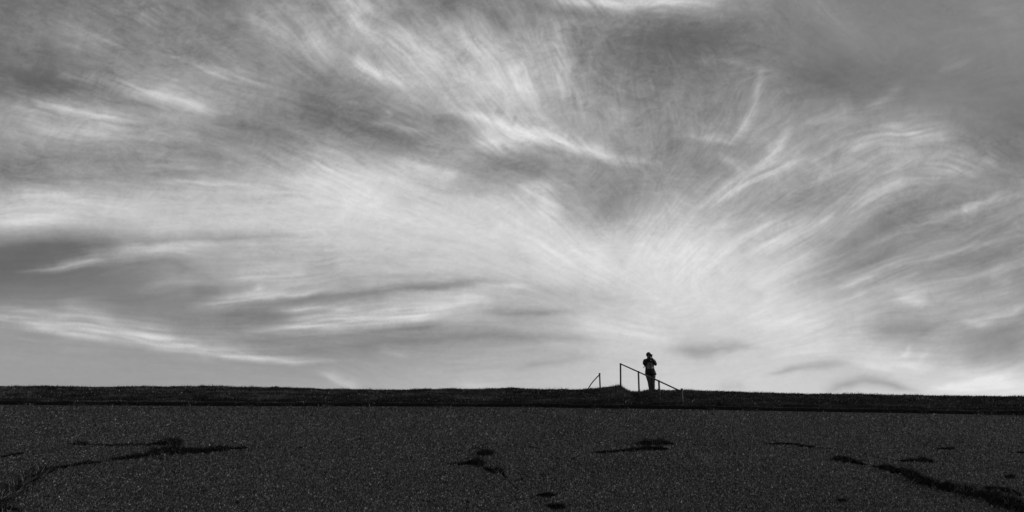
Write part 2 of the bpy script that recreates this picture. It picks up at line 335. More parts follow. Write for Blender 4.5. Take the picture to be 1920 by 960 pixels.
    # lumpy, curdled detail where the veil is turbulent
    bx = X + 40 * fbm(X / 130, Y / 100, 3, seed=151.0); by = Y + 40 * fbm(X / 130, Y / 100, 3, seed=153.0)
    cur = fbm(bx / 38, by / 30, 6, 0.72, seed=157.0)
    rid = 1 - 2 * np.abs(fbm(bx / 75, by / 48, 5, 0.62, seed=161.0)) ** 0.8
    p2 = np.clip(0.55 + 1.1 * fbm(X / 210 + 7, Y / 150, 3, 0.55, seed=171.0), 0, 1.5)
    mid = np.exp(-((X - 1100) / 270) ** 2 - ((Y - 230) / 210) ** 2)
    cw = np.clip(0.6 - 0.3 * mid - 0.5 * bright, 0, 1)
    H = comb * cw + G * (1 - cw) + k * patch * (STR *  (0.9 * f0 + 2.0 * f2 + 3.2 * f3) * (1 - 0.7 * mid) * (1 - 0.85 * bright) + 1.2 * f1) + k * (13 * cur * (0.35 + 0.65 * turb) + (7.5 * (rid - 0.45) * p2 + 5 * cur) * turb * (0.6 + mid) + (6 * cur + 5 * (rid - .45)) * bright)
    cur2 = fbm(bx / 15 + 0.5 * f2, by / 10, 4, 0.7, seed=181.0)
    H = H + k * cur2 * 10 * (0.3 + 0.7 * turb) * patch
    H = H + veil_wisps(X, Y, f0, f2)
    H = H + 0.6 * (H - blur(H, 3)) + 0.10 * (H - blur(H, 30))
    H = np.where(H > 198, 198 + (H - 198) * 0.75, H); H = np.where(H < 108, 108 - (108 - H) * 0.6, H)
    H = H + 5 * np.clip((Y - 700) / 45, 0, 1) * np.clip((X - 1650) / 100, 0, 1)
    return np.clip(H, 88, 236)
STR = 0.5
_VI = None
def veil_sample(x, y):
    global _VI
    if _VI is None: _VI = veil_image()
    a = np.clip((x - GX0) / GST, 0, GW - 1.001); b = np.clip((y - GY0) / GST, 0, GH - 1.001)
    i, j = a.astype(int), b.astype(int); fa, fb = a - i, b - j
    return (_VI[j, i] * (1 - fa) + _VI[j, i + 1] * fa) * (1 - fb) + (_VI[j + 1, i] * (1 - fa) + _VI[j + 1, i + 1] * fa) * fb

def veil_grey(x, y):
    """grey level (0-255, display) of the sky at photograph coordinates x, y (1920 wide)"""
    x = x.astype(np.float32); y = y.astype(np.float32)
    fx, fy = 1335.0, 610.0
    dx, dy = x - fx, (y - fy) * 1.25
    r = np.sqrt(dx * dx + dy * dy) + 60; th = np.arctan2(dy, dx)
    lr = np.log(r)
    # slow swirl so the streaks bend instead of being ruler straight
    w1 = fbm(x / 520, y / 300, 3, seed=3.1); w2 = fbm(x / 520, y / 300, 3, seed=8.4)
    wx = x + 46 * w1 + 16 * fbm(x / 90, y / 60, 4, 0.62, seed=1.3)
    wy = y + 30 * w2 + 13 * fbm(x / 100, y / 45, 4, 0.62, seed=5.9)
    b = veil_base(x * 0.5 + wx * 0.5, y * 0.5 + wy * 0.5)
    ths = th + 0.16 * w1 + 0.04 * fbm(x / 120, y / 80, 3, seed=2.2)
    st1 = fbm(ths * 7.0 + 40, lr * 2.2, 5, 0.6, seed=11.0)
    st2 = fbm(ths * 26.0 + 40, lr * 5.0 + 0.8 * w2, 5, 0.65, seed=21.0)
    # gentle left-right bands for the lower sky
    st3 = fbm(wx / 260, wy / 22, 4, 0.55, seed=31.0)
    pf = fbm(wx / 46, wy / 34, 5, 0.68, seed=41.0)
    left = 1 / (1 + np.exp((x - 1150) / 160))
    turb = 1 / (1 + np.exp((y - 430) / 90))
    calm_l = np.exp(-((x - 150) / 330) ** 2 - ((y - 560) / 130) ** 2)          # open sky at lower left
    calm_r = 1 / (1 + np.exp(-(x - 1480) / 70)) / (1 + np.exp((y - 190 - 0.12 * (x - 1500)) / 30))
    bright = 1 / (1 + np.exp((np.hypot((x - 1280) / 1.5, y - 520) - 190) / 50))
    calm = np.clip(1 - 0.85 * calm_l - 0.75 * calm_r, 0.1, 1)
    calm = calm * (1 - 0.75 * bright) * np.clip((760 - y) / 120, 0.25, 1)
    ca, sa = math.cos(math.radians(27)), math.sin(math.radians(27))
    ua = (wx * ca - wy * sa); va = (wx * sa + wy * ca)           # streaks that climb to the right
    dg = fbm(ua / 260 + 0.3 * w1, va / 30, 5, 0.6, seed=101.0) + 0.5 * fbm(ua / 120, va / 11, 4, 0.6, seed=105.0)
    rgt = 1 / (1 + np.exp(-(x - 1390) / 60)) * (1 / (1 + np.exp(-(y - 230) / 40)))
    rad = 0.3 + 0.7 / (1 + np.exp((x - 980) / 90))
    n = 22 * dg * rgt + 15 * st1 * rad + 13 * st2 * rad * (0.35 + 0.65 * turb) + 10 * st3 * left * (1 - 0.5 * turb) + 11 * pf * (0.3 + 0.7 * turb)
    veilband = np.exp(-((y - 392 + 0.02 * x) / 62) ** 2) / (1 + np.exp((x - 900) / 120))
    n = n * (1 - np.exp(-((r - 60) / 190) ** 2) * 0.8)
    px = x + 30 * fbm(x / 120, y / 90, 3, seed=81.0); py = y + 34 * fbm(x / 120, y / 90, 3, seed=83.0)
    puff = fbm(px / 85 + 0.35 * st1, py / 70 + 0.35 * st2, 6, 0.62, seed=87.0)
    right = 1 / (1 + np.exp(-(x - 1330) / 90))
    fan = fbm(ths * 11.0 + 9, lr * 1.5 + 0.5 * w1, 5, 0.6, seed=91.0)
    st4 = fbm(wx / 150 + 3, (wy + 0.06 * wx) / 9, 5, 0.6, seed=71.0)
    n = n + 17 * puff * turb * np.clip(1.3 - 0.6 * left, 0, 1.2) + 5 * fan * right * (1 - 0.6 * calm_r)
    g = b + 7 * veilband + n * calm * 0.68 + 7.5 * st4 * (0.25 + 0.75 * left) * calm * (1 - 0.8 * calm_l)
    return g

def veil_wisps(x, y, f0, f2):
    """the single wisps and gaps, frayed by the filament noise"""
    ax = x + 7 * fbm(x / 80, y / 60, 5, 0.62, seed=51.0) 
    ay = y + 6 * fbm(x / 85, y / 70, 5, 0.62, seed=61.0) 
    fray = 1 + 0.16 * f2 + 0.07 * f0; g = np.zeros_like(x)
    for amp, pts in WISPS:
        pts = np.array(pts, dtype=np.float32)
        wmax = pts[:, 2].max() * 6 + 30
        m = (x > pts[:, 0].min() - wmax) & (x < pts[:, 0].max() + wmax) & (y > pts[:, 1].min() - wmax) & (y < pts[:, 1].max() + wmax)
        if not m.any(): continue
        X, Y = ax[m], ay[m]; best = np.zeros_like(X)
        n_ = len(pts) - 1
        seg = np.hypot(np.diff(pts[:, 0]), np.diff(pts[:, 1])); tot = seg.sum(); run = 0.0
        along = np.zeros_like(X); across = np.zeros_like(X)
        for k in range(n_):
            x0, y0, w0 = pts[k]; x1, y1, w1_ = pts[k + 1]
            L2 = (x1 - x0) ** 2 + (y1 - y0) ** 2
            t = np.clip(((X - x0) * (x1 - x0) + (Y - y0) * (y1 - y0)) / L2, 0, 1)
            side = ((X - x0) * (y1 - y0) - (Y - y0) * (x1 - x0)) / math.sqrt(L2)
            w = w0 + (w1_ - w0) * t
            w = 1.4 * w + 2.4; up = side > 0
            d = np.hypot(X - x0 - t * (x1 - x0), Y - y0 - t * (y1 - y0))
            q = d / w
            core = np.exp(-q ** 2 * np.where(up, 0.75, 1.25))
            halo = np.exp(-q * np.where(up, 0.62, 0.95))
            e = 0.5 * core + 0.5 * halo
            s_ = (run + t * seg[k]) / tot
            e = e * np.clip(0.12 + s_ * 3.4, 0, 1) * np.clip(0.12 + (1 - s_) * 3.4, 0, 1)
            new = e > best
            best = np.where(new, e, best)
            along = np.where(new, run + t * seg[k], along); across = np.where(new, side, across)
            run += seg[k]
        fib = fbm(along / 90 + 0.02 * across, across / 14.0, 3, 0.5, seed=float(pts[0, 0]) % 97 + 3)
        f = np.clip(fray[m] * (1 + 0.22 * fib), 0.5, 1.3)
        g[m] += amp * ((1.05 if pts[0, 0] < 1270 or pts[0, 1] > 500 else 0.8) if amp > 0 else (0.62 if pts[0, 1] < 440 else 1.1)) * best * (f if amp > 0 else (0.55 + 0.45 * f))
    return g

# ---------------------------------------------------------------- the sky: veil of cirrus on a dome
CLOUD = 0.80
CLEAR = [0.16987,-0.31198,0.20041,0.39779,0.04695,0.06225,-0.03932,0.00830,0.11553]
def clear_sky(az, el):
    return sum(c * f for c, f in zip(CLEAR, clear_terms(az, el)))
def clear_terms(az, el):
    return [np.ones_like(az), el, el ** 2, np.exp(-el / 0.08), az, az ** 2, az * el, az ** 3, np.exp(-el / 0.08) * az]
def lin(g):
    c = g / 255.0
    return np.where(c <= 0.04045, c / 12.92, ((c + 0.055) / 1.055) ** 2.4)
def merge(parts): return np.unique(np.concatenate(parts))
AZ = np.radians(merge([np.arange(-180, -85, 2.0), np.arange(-85, -45, 0.5), np.arange(-45, 45, 0.09), np.arange(45, 85, 0.5), np.arange(85, 180.1, 2.0)])); AZ[0] = -math.pi; AZ[-1] = math.pi
EL = np.radians(merge([np.arange(-4, 9, 1.0), np.arange(9, 44, 0.09), np.arange(44, 89.9, 1.2), [89.9]]))
az, el = np.meshgrid(AZ, EL)
dx, dy, dz = np.sin(az) * np.cos(el), np.cos(az) * np.cos(el), np.sin(el)
fw = dy * CP + dz * SP
ok = fw > 0.35
fw_ = np.where(ok, fw, 1)
px = np.where(ok, 960 + FPX * dx / fw_, 9999.0); py = np.where(ok, 480 - FPX * (dz * CP - dy * SP) / fw_, 9999.0)
inx = np.clip((np.abs(px - 960) - 1000) / 300, 0, 1); iny = np.clip((np.abs(py - 430) - 470) / 200, 0, 1)
wgt = (1 - inx) * (1 - iny) * ok
m = wgt > 0
g_in = np.zeros_like(px); g_in[m] = veil_sample(px[m], py[m])
# beyond the frame the same veil goes on, as streaks in a high flat layer
hz = np.maximum(dz, 0.02) + 0.12
u_, v_ = dx / hz, dy / hz
q1 = fbm(u_ * 0.9 + 5, v_ * 0.35, 5, 0.55, seed=4.0); q2 = fbm(u_ * 3.0 + q1 * 2, v_ * 0.9, 4, 0.6, seed=14.0)
g_out = 150 + 42 * q1 + 22 * q2 + 22 * np.exp(-np.maximum(dz, 0) / 0.12)
grey = g_in * wgt + np.clip(g_out, 100, 225) * (1 - wgt)
low = clear_sky(np.clip(az, -0.8, 0.8), np.clip(el, 0.15, 0.8))
dens = np.clip((lin(grey) - low) / (CLOUD - low), 0.0, 1.0)
if CALIB: dens[:] = 0
R_ = 9000.0
sm = bpy.data.materials.new('cirrus_veil'); sm.use_nodes = True; t = sm.node_tree; t.nodes.clear()
a = t.nodes.new('ShaderNodeAttribute'); a.attribute_name = 'veil'
tc = t.nodes.new('ShaderNodeTexCoord'); nz = t.nodes.new('ShaderNodeTexNoise'); nz.inputs['Scale'].default_value = 0.011; nz.inputs['Detail'].default_value = 6
nz.inputs['Roughness'].default_value = 0.7
mp = t.nodes.new('ShaderNodeMapping'); mp.inputs['Scale'].default_value = (1, 1, 1.8)
t.links.new(tc.outputs['Object'], mp.inputs[0]); t.links.new(mp.outputs[0], nz.inputs['Vector'])
r = t.nodes.new('ShaderNodeMapRange'); r.inputs[1].default_value = 0.3; r.inputs[2].default_value = 0.7; r.inputs[3].default_value = 0.955; r.inputs[4].default_value = 1.045
t.links.new(nz.outputs[0], r.inputs[0])
mu = t.nodes.new('ShaderNodeMath'); mu.operation = 'MULTIPLY'; mu.use_clamp = True
t.links.new(a.outputs['Fac'], mu.inputs[0]); t.links.new(r.outputs[0], mu.inputs[1])
tr = t.nodes.new('ShaderNodeBsdfTransparent'); em = t.nodes.new('ShaderNodeEmission'); em.inputs[0].default_value = (1, 1, 1, 1); em.inputs[1].default_value = CLOUD
mx = t.nodes.new('ShaderNodeMixShader'); out = t.nodes.new('ShaderNodeOutputMaterial')
t.links.new(mu.outputs[0], mx.inputs[0]); t.links.new(tr.outputs[0], mx.inputs[1]); t.links.new(em.outputs[0], mx.inputs[2]); t.links.new(mx.outputs[0], out.inputs[0])
sm.cycles.emission_sampling = 'NONE'
V = np.stack([dx * R_, dy * R_, dz * R_], -1).reshape(-1, 3)
o = mesh_np('sky', V, grid_faces(len(EL), len(AZ)), sm, True, {'veil': dens.ravel()}); tag(o, kind='structure')

# ---------------------------------------------------------------- the dike: asphalt slope, grass bank
rng = np.random.RandomState(3)
TAN = math.tan(math.radians(18.4)); TOE = 6.0
def slope_z(y): return np.maximum(0.0, (y - TOE) * TAN)
def on_slope(px, py):
    dx, dy, dz = ray(px, py); k = dz / dy                    # z = 1.6 + k y = (y - TOE) TAN
    Y = (CAM[2] + TOE * TAN) / (TAN - k)
    return np.stack([dx / dy * Y, Y, (Y - TOE) * TAN], -1)
EDGE = np.array([(-900,750),(0,759),(250,760.5),(480,761.6),(730,762),(960,763),(1080,765),(1200,766.6),(1300,767.8),(1440,770.5),(1560,772.6),(1680,774.5),(1800,776.7),(1920,778.5),(2900,794)], float)
CREST = np.array([(-900,722),(0,726),(90,726),(180,727.3),(300,726),(400,725.8),(480,727.6),(545,728.6),(615,731),(680,731.8),(715,733.2),(760,732.8),(790,730.9),(830,729.8),(865,730.8),(905,730.8),(945,729.2),(980,729.8),(1015,731.8),(1080,731.6),(1110,731),(1135,729.6),(1150,728.2),(1160,726.4),(1166,726.8),(1172,729.8),(1178,733),(1184,735.8),(1197,736),(1206,734.6),(1216,733.2),(1240,733.2),(1280,733.4),(1320,734),(1350,735),(1440,738.4),(1560,740),(1680,742),(1800,743.5),(1920,745.2),(2900,757)], float)
PX = merge([np.arange(-2900, -900, 40.0), np.arange(-900, -100, 5.0), np.arange(-100, 2020, 1.6), np.arange(2020, 2820, 5.0), np.arange(2820, 4860, 40.0)])
def edge_py(p): return np.interp(p, EDGE[:, 0], EDGE[:, 1])
def crest_py(p): return np.interp(p, CREST[:, 0], CREST[:, 1])
def crest_fine(p): return crest_py(p) + 0.55 * fbm(p / 26, 0 * p + 3.3, 4, 0.6, seed=6.0)
# columns fan out from the camera, so x grows with y along each
KX = (PX - 960) / FPX / (CP - SP * (480 - 765) / FPX)
EY = on_slope(PX, edge_py(PX))[:, 1]
BANK = 3.1                                                    # bank depth, edge to crest

# cracks: (points along it with half width, in photograph pixels)
CRACKS = [
 [(138,833,1.5),(150,832,3),(175,834.5,1),(210,835,1.2),(250,834,2),(290,833.5,1.6),(320,832,2.5)],
 [(210,862,1.5),(232,859,2.2),(262,855.5,2.5),(285,850,4),(300,846,6),(325,844,5.5),(352,846,4.5),(390,845,3.5),(418,842,3.5),(450,841,1.5),(480,839.5,.8)],
 [(-10,950,7),(10,930,7),(32,915,6),(58,899,6),(78,886,5.5),(100,878,3),(130,874,1.5),(152,869.5,2),(172,867,2),(188,867,1.5)],
 [(5,856.5,1),(22,853,1.5),(42,849,1.6)],
 [(840,869.5,1),(856,869,1.5),(872,869.5,1.2),(886,868,3.2),(898,870,3),(908,877,1.6),(925,883,3.2),(938,884,2.5),(948,893,1),(956,904,1.1),(968,915,1.2),(984,928,.9)],
 [(896,852.5,1.2),(908,851,3),(920,852,2.2)], [(965,903.5,1),(982,897,1)], [(1010,928.5,1),(1026,929,2.6),(1040,928.5,2)], [(1028,949,2),(1042,951,3.5),(1057,952.5,2.5)],
 [(964,933,.7),(982,938,.7)], [(1000,944,.6),(1012,945,.8)],
 [(1116,848.5,1),(1140,847.5,2),(1165,845,2),(1200,841.5,3),(1230,840.5,3),(1250,842,1.5)], [(1196,833.5,1),(1210,832,2.2),(1235,831.5,2.4),(1258,833,1)],
 [(1443,832,1),(1466,831.5,1.2),(1492,833.5,1.4),(1526,839,1.5),(1562,842,.6)],
 [(1558,861.5,1),(1572,861.5,2.5),(1592,863.5,3),(1612,869,2.2),(1632,872,1.2),(1655,877,2.5),(1672,881,4.5),(1690,882,3.5),(1706,891,5),(1725,901,5.5),(1755,909,5),(1785,916,6),(1806,920,7),(1840,927,8),(1870,935,8),(1895,944,6),(1925,956,5)],
 [(1770,903,.8),(1790,909,2),(1808,917,3)], [(1848,915,1.5),(1875,917,2.5),(1900,923,4),(1912,929,2)],
 [(1683,864,.8),(1700,864.5,1.8),(1730,863,2.6),(1748,865.5,1)], [(1757,842,1),(1775,841,2),(1787,841,1.5)], [(1888,895,1.5),(1900,895,1.8)],
 [(1866,903,.8),(1890,905,1)], [(1908,848,1),(1922,849,1.6)], [(1572,939,1.4),(1582,939.5,1.8)], [(1538,939.5,.7),(1550,940,.8)],
 [(874,940,1.2),(882,940.5,1.6)], [(793,939,1.2),(802,939.5,1.4)], [(804,885.5,.5),(838,886.5,.7)], [(368,917,.8),(390,921.5,.9)], [(325,886,1),(334,885.5,.9)],
 [(436,943,1),(462,944,1.4)], [(1030,860,.7),(1080,862,.7)], [(986,929,.6),(1004,934,.5),(1014,944,.7),(1030,949,.6)], [(1258,833,.5),(1340,835,.35),(1443,832,.5)], [(1562,842,.5),(1600,850,.35),(1683,864,.5)], [(188,867,.6),(214,862,.6)], [(920,872,.5),(960,874,.4)], [(880,840,.6),(960,836,.5),(1005,838,.7)], [(480,839,.5),(600,839,.45),(720,841,.5)],
 [(660,825,.6),(690,823,.7)], [(560,772,.5),(575,772,.5)], [(1106,883,1),(1114,885,1.2)], [(1108,922.5,1),(1116,922,1.2)], [(1330,917,.6),(1350,916,.7)],
 [(1400,951,.9),(1435,956,1)], [(0,958,1),(24,954,3),(40,957,1)], [(300,860,.6),(345,866,.6)],
]
def crack_mask(qx, qy):
    jag = fbm(qx / 16, qy / 9, 3, 0.6, seed=70.3)
    ax = qx + 4.0 * fbm(qx / 9, qy / 5, 3, 0.6, seed=7.7); ay = qy + 2.2 * fbm(qx / 7, qy / 4, 3, 0.65, seed=9.9)
    M = np.zeros(qx.shape)
    for c in CRACKS:
        c = np.array(c); wm = c[:, 2].max() + 6
        s = (qx > c[:, 0].min() - wm) & (qx < c[:, 0].max() + wm) & (qy > c[:, 1].min() - wm) & (qy < c[:, 1].max() + wm)
        if not s.any(): continue
        X, Y = ax[s], ay[s]; b = np.zeros(X.shape)
        for (x0, y0, w0), (x1, y1, w1) in zip(c[:-1], c[1:]):
            t = np.clip(((X - x0) * (x1 - x0) + (Y - y0) * (y1 - y0)) / ((x1 - x0) ** 2 + (y1 - y0) ** 2), 0, 1)
            d = np.hypot(X - x0 - t * (x1 - x0), Y - y0 - t * (y1 - y0)); wd = w0 + (w1 - w0) * t
            b = np.maximum(b, np.clip((wd * (0.85 + 1.9 * jag[s]) + 0.2 - d) / 0.5, 0, 1))
        M[s] = np.maximum(M[s], b)
    return M

asph = mat('asphalt', 0.033, 0.95, tone='tone', noise=[(0.35, 0.9, 1.12), (60.0, 0.6, 1.5)], bump=(90.0, 0.012), spec=0.08)
rows_py = np.linspace(0, 1, 250)
Y0 = 9.5
# rows spread evenly in the view from Y0 to the edge
pyA = to_px(0, Y0, slope_z(Y0))[1]
ROW = []
for f in rows_py:
    pyr = pyA + (edge_py(PX) - pyA) * f
    k = ray(PX, pyr); kk = k[2] / k[1]; Yr = (CAM[2] + TOE * TAN) / (TAN - kk)
    ROW.append(Yr + (Y0 - (CAM[2] + TOE * TAN) / (TAN - (ray(PX, pyA)[2] / ray(PX, pyA)[1]))) * (1 - f))
ROW = np.array(ROW); XX = KX[None, :] * ROW; ZZ = slope_z(ROW)
qx, qy = to_px(XX, ROW, ZZ)
cm = crack_mask(qx, qy)
fade = np.clip(np.arange(250) / 6.0, 0, 1)[:, None] * np.clip((249 - np.arange(250)) / 2.0, 0, 1)[:, None]
wave = 0.02 * fbm(XX / 3.0, ROW / 2.0, 3, seed=15.0)
rough = 0.009 * rng.randn(*XX.shape) + 0.006 * fbm(XX / 0.12, ROW / 0.12, 2, seed=19.0)
ZZ = ZZ + (wave + rough * (1 - cm) - 0.07 * cm * (0.8 + 0.4 * rng.rand(*cm.shape))) * fade
near = np.clip(1 - (np.abs(PX - 960) - 1000) / 60, 0.35, 1)[None, :] * (np.abs(PX - 960) < 1850)
tone = (1 - 0.93 * cm) * np.clip(np.exp((-0.25 + 0.75 * rng.randn(*cm.shape)) * near), .1, 5) * (1 + 0.28 * fbm(XX / 4.5, ROW / 1.6, 5, 0.6, seed=25.0))
o = mesh_np('asphalt_slope', np.stack([XX, ROW, ZZ], -1).reshape(-1, 3), grid_faces(250, len(PX)), asph, False, {'tone': tone.ravel()})
tag(o, kind='structure')
xs = KX * Y0; ys = np.array([-25.0, 0, 3, TOE, 8, 10, Y0])
A, B = np.meshgrid(xs[::8], ys)
o = mesh_np('asphalt_apron', np.stack([A, B, slope_z(B)], -1).reshape(-1, 3), grid_faces(len(ys), len(xs[::8])), asph, False, {'tone': np.ones(A.size)}); tag(o, kind='structure')
gm = mat('meadow', 0.035, 0.95, noise=[(0.05, 0.7, 1.3), (1.5, 0.7, 1.3)])
gs = np.array([-16000.0, -4000, -1000, -300, -100, 0, 100, 300, 1000, 4000, 16000]); A, B = np.meshgrid(gs, gs)
o = mesh_np('ground', np.stack([A, B, 0 * A - 0.5], -1).reshape(-1, 3), grid_faces(11, 11), gm); tag(o, kind='structure')

# loose grit and coarse aggregate standing proud of the asphalt
N = 265000
cpx = np.where(rng.rand(N) < .82, rng.uniform(-60, 1980, N), rng.uniform(-800, 2720, N)); f = rng.rand(N) ** 0.92
cpy = (edge_py(cpx) + 0.8) + (np.where(rng.rand(N) < .88, 985, 1150) - edge_py(cpx)) * f
P = on_slope(cpx, cpy)
keep = crack_mask(cpx, cpy) < 0.3
P = P[keep]; n = len(P); dist = P[:, 1]
sz = rng.lognormal(math.log(0.0092), 0.36, n) * (0.6 + 0.4 * dist / 14)
th = rng.rand(n) * 2 * np.pi
P[:, 2] += 0.02 * fbm(P[:, 0] / 3.0, P[:, 1] / 2.0, 3, seed=15.0)
base = []
for k in range(3):
    aa = th + k * 2.1 + rng.uniform(-.4, .4, n); rr = sz * rng.uniform(.7, 1.3, n)
    base.append(np.stack([P[:, 0] + rr * np.cos(aa), P[:, 1] + rr * np.sin(aa), P[:, 2] + rr * np.sin(aa) * TAN - 0.006], 1))
top = P + np.stack([sz * rng.uniform(-.6, .6, n), sz * rng.uniform(-.6, .6, n), sz * rng.uniform(.5, 1.5, n)], 1)
V = np.stack(base + [top], 1).reshape(-1, 3); i = np.arange(n) * 4
F = np.concatenate([np.stack([i + a_, i + b_, i + 3], 1) for a_, b_ in ((0, 1), (1, 2), (2, 0))])
tn = np.repeat(np.clip(rng.lognormal(0.0, 0.95, n), 0.12, 5.5), 4)
grit = mat('grit', 0.055, 0.8, tone='tone', spec=0.3)
o = mesh_np('loose_grit', V, F, grit, False, {'tone': tn})
tag(o, 'fine pale grit and coarse aggregate scattered over the dark asphalt slope', 'grit', kind='stuff')

# grass bank: profile (share of depth, share of rise) from the asphalt edge to behind the crest
PROF = np.array([(-.02,-.03),(.0,-.045),(.015,-.05),(.03,.0),(.045,.10),(.055,.135),(.095,.15),(.115,.16),(.125,.205),(.15,.235),(.25,.34),(.4,.47),(.6,.67),(.8,.86),(.92,.965),(1,1.0),(1.08,.995),(1.5,.97),(2.2,.93),(5.,-.2),(12.,-5.8)])
def prof_h(t): return np.interp(t, PROF[:, 0], PROF[:, 1])
TT = merge([np.linspace(-.02, .3, 34), np.linspace(.3, 1.1, 44), [1.2, 1.35, 1.5, 1.8, 2.2, 3.5, 5, 12]])
def bank_point(p, t, crest=crest_fine):
    p = np.asarray(p, float); t = np.asarray(t, float)
    ey = on_slope(p, edge_py(p))[..., 1]; ez = slope_z(ey)
    kx = (p - 960) / FPX / (CP - SP * (480 - 765) / FPX)
    cy = ey + BANK; k = ray(p, crest(p)); cz = CAM[2] + k[2] / k[1] * cy
    y = ey + BANK * t; z = ez + (cz - ez) * prof_h(t)
    g = np.clip(t / .15, 0, 1) * np.clip((1.02 - t) / .12, 0, 1)
    x = kx * y
    z = z + g * (0.11 * fbm(x / 0.9, y / 0.22 + 0.1 * x, 4, 0.6, seed=33.0) + 0.05 * fbm(x / 3.5, y / 0.8, 2, seed=37.0))
    # worn hollow left of the steps, shaded by the mound under the tall post
    z = z - 0.20 * np.exp(-((p - (1212 - 26 * t)) / 26) ** 2) * np.clip(1 - np.abs(t - .5) / .42, 0, 1)
    z = z + 0.07 * np.exp(-((p - (1150 - 30 * (1 - t))) / 22) ** 2) * np.clip(1 - np.abs(t - .75) / .3, 0, 1)
    return np.stack([x, y, z], -1)
PB, TB = np.meshgrid(PX, TT)
V = bank_point(PB, TB)
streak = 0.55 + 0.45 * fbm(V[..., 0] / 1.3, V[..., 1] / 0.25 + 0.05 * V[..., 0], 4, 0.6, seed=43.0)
tone = np.where(TB < 0.05, 0.25, np.clip(1.6 * streak - 0.1, 0.15, 2.2))  # foot of the bank darkened: bare soil, plus painted shade of the overhanging grass
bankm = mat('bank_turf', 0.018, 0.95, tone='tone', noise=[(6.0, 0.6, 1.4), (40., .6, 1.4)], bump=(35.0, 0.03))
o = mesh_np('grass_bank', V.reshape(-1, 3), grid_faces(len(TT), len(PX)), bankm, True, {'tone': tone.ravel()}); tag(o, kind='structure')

def blades(P, h, wdt, lean, tone, bend=0.35):
    """one bent two-triangle blade per root point"""
    n = len(P); a = rng.rand(n) * np.pi
    s = np.stack([np.cos(a) * wdt / 2, np.sin(a) * wdt / 2, 0 * a], 1)
    up = np.stack([lean[:, 0] * h, lean[:, 1] * h, h], 1)
    mid = P + up * 0.55; tip = P + up + np.stack([lean[:, 0], lean[:, 1], -0.3 * np.hypot(lean[:, 0], lean[:, 1])], 1) * (h * bend)[:, None]
    V = np.stack([P - s, P + s, mid - s * .6, mid + s * .6, tip], 1).reshape(-1, 3)
    i = np.arange(n) * 5
    F = np.concatenate([np.stack([i, i + 1, i + 3], 1), np.stack([i, i + 3, i + 2], 1), np.stack([i + 2, i + 3, i + 4], 1)])
    return V, F, np.repeat(tone, 5)
N = 135000
p = np.where(rng.rand(N) < .85, rng.uniform(-70, 1990, N), rng.uniform(-800, 2720, N)); t = np.concatenate([rng.uniform(.12, 1.06, int(N * .72)), rng.uniform(.03, .16, int(N * .1)), rng.uniform(.93, 1.12, N - int(N * .72) - int(N * .1))]); rng.shuffle(t)
P = bank_point(p, t)
cl = fbm(P[:, 0] / 0.8, P[:, 1] / 0.2 + 0.06 * P[:, 0], 4, 0.6, seed=43.0)
h = rng.uniform(.035, .10, N) * (1 + 0.7 * np.clip(cl, -0.6, 1)) * np.where(t > .93, 0.75, 1) * np.where(t < .12, 0.6, 1)
mound = np.exp(-((p - 1160) / 9) ** 2) * (t > .85); h = h * (1 + 0.8 * mound)
lean = np.stack([rng.normal(.35, .5, N), rng.normal(-.25, .45, N)], 1)
cb = fbm(P[:, 0] / 2.6, P[:, 1] / 0.5, 3, 0.6, seed=47.0)
tn = np.clip(0.45 + 2.1 * np.clip(cl, -.1, 2) + 2.4 * np.clip(cb, -.15, 2) + 0.3 * rng.randn(N), .12, 6) * np.interp(p, [0, 1100, 1500, 1920], [1.3, 1.1, .75, .7]); dry = rng.rand(N) < (0.02 + 0.06 * np.clip(cl, 0, 1)); tn[dry] = rng.uniform(3, 9, dry.sum())
P[:, 2] -= 0.01
q = rng.uniform(-60, 1980, 5200); spill = fbm(q / 55, q * 0 + 2.2, 4, 0.6, seed=53.0) > 0.12; q = q[spill]
k_ = len(q); P = np.concatenate([P, bank_point(q, rng.uniform(-.09, .05, k_))]); N += k_
P[-k_:, 2] = np.maximum(P[-k_:, 2], slope_z(P[-k_:, 1]) - .01)
h = np.concatenate([h, rng.uniform(.03, .13, k_)]); lean = np.concatenate([lean, rng.normal(-.1, .7, (k_, 2))])
tn = np.concatenate([tn, np.where(rng.rand(k_) < .06, 5.0, rng.uniform(.2, 1.0, k_))])
V, F, tv = blades(P, h, rng.uniform(.009, .02, N), lean, tn)
grassm = mat('grass_blades', 0.060, 0.85, tone='tone', spec=0.1)
o = mesh_np('short_grass', V, F, grassm, False, {'tone': tv})
tag(o, 'short rough dark grass covering the bank along the top of the dike', 'grass', kind='stuff')

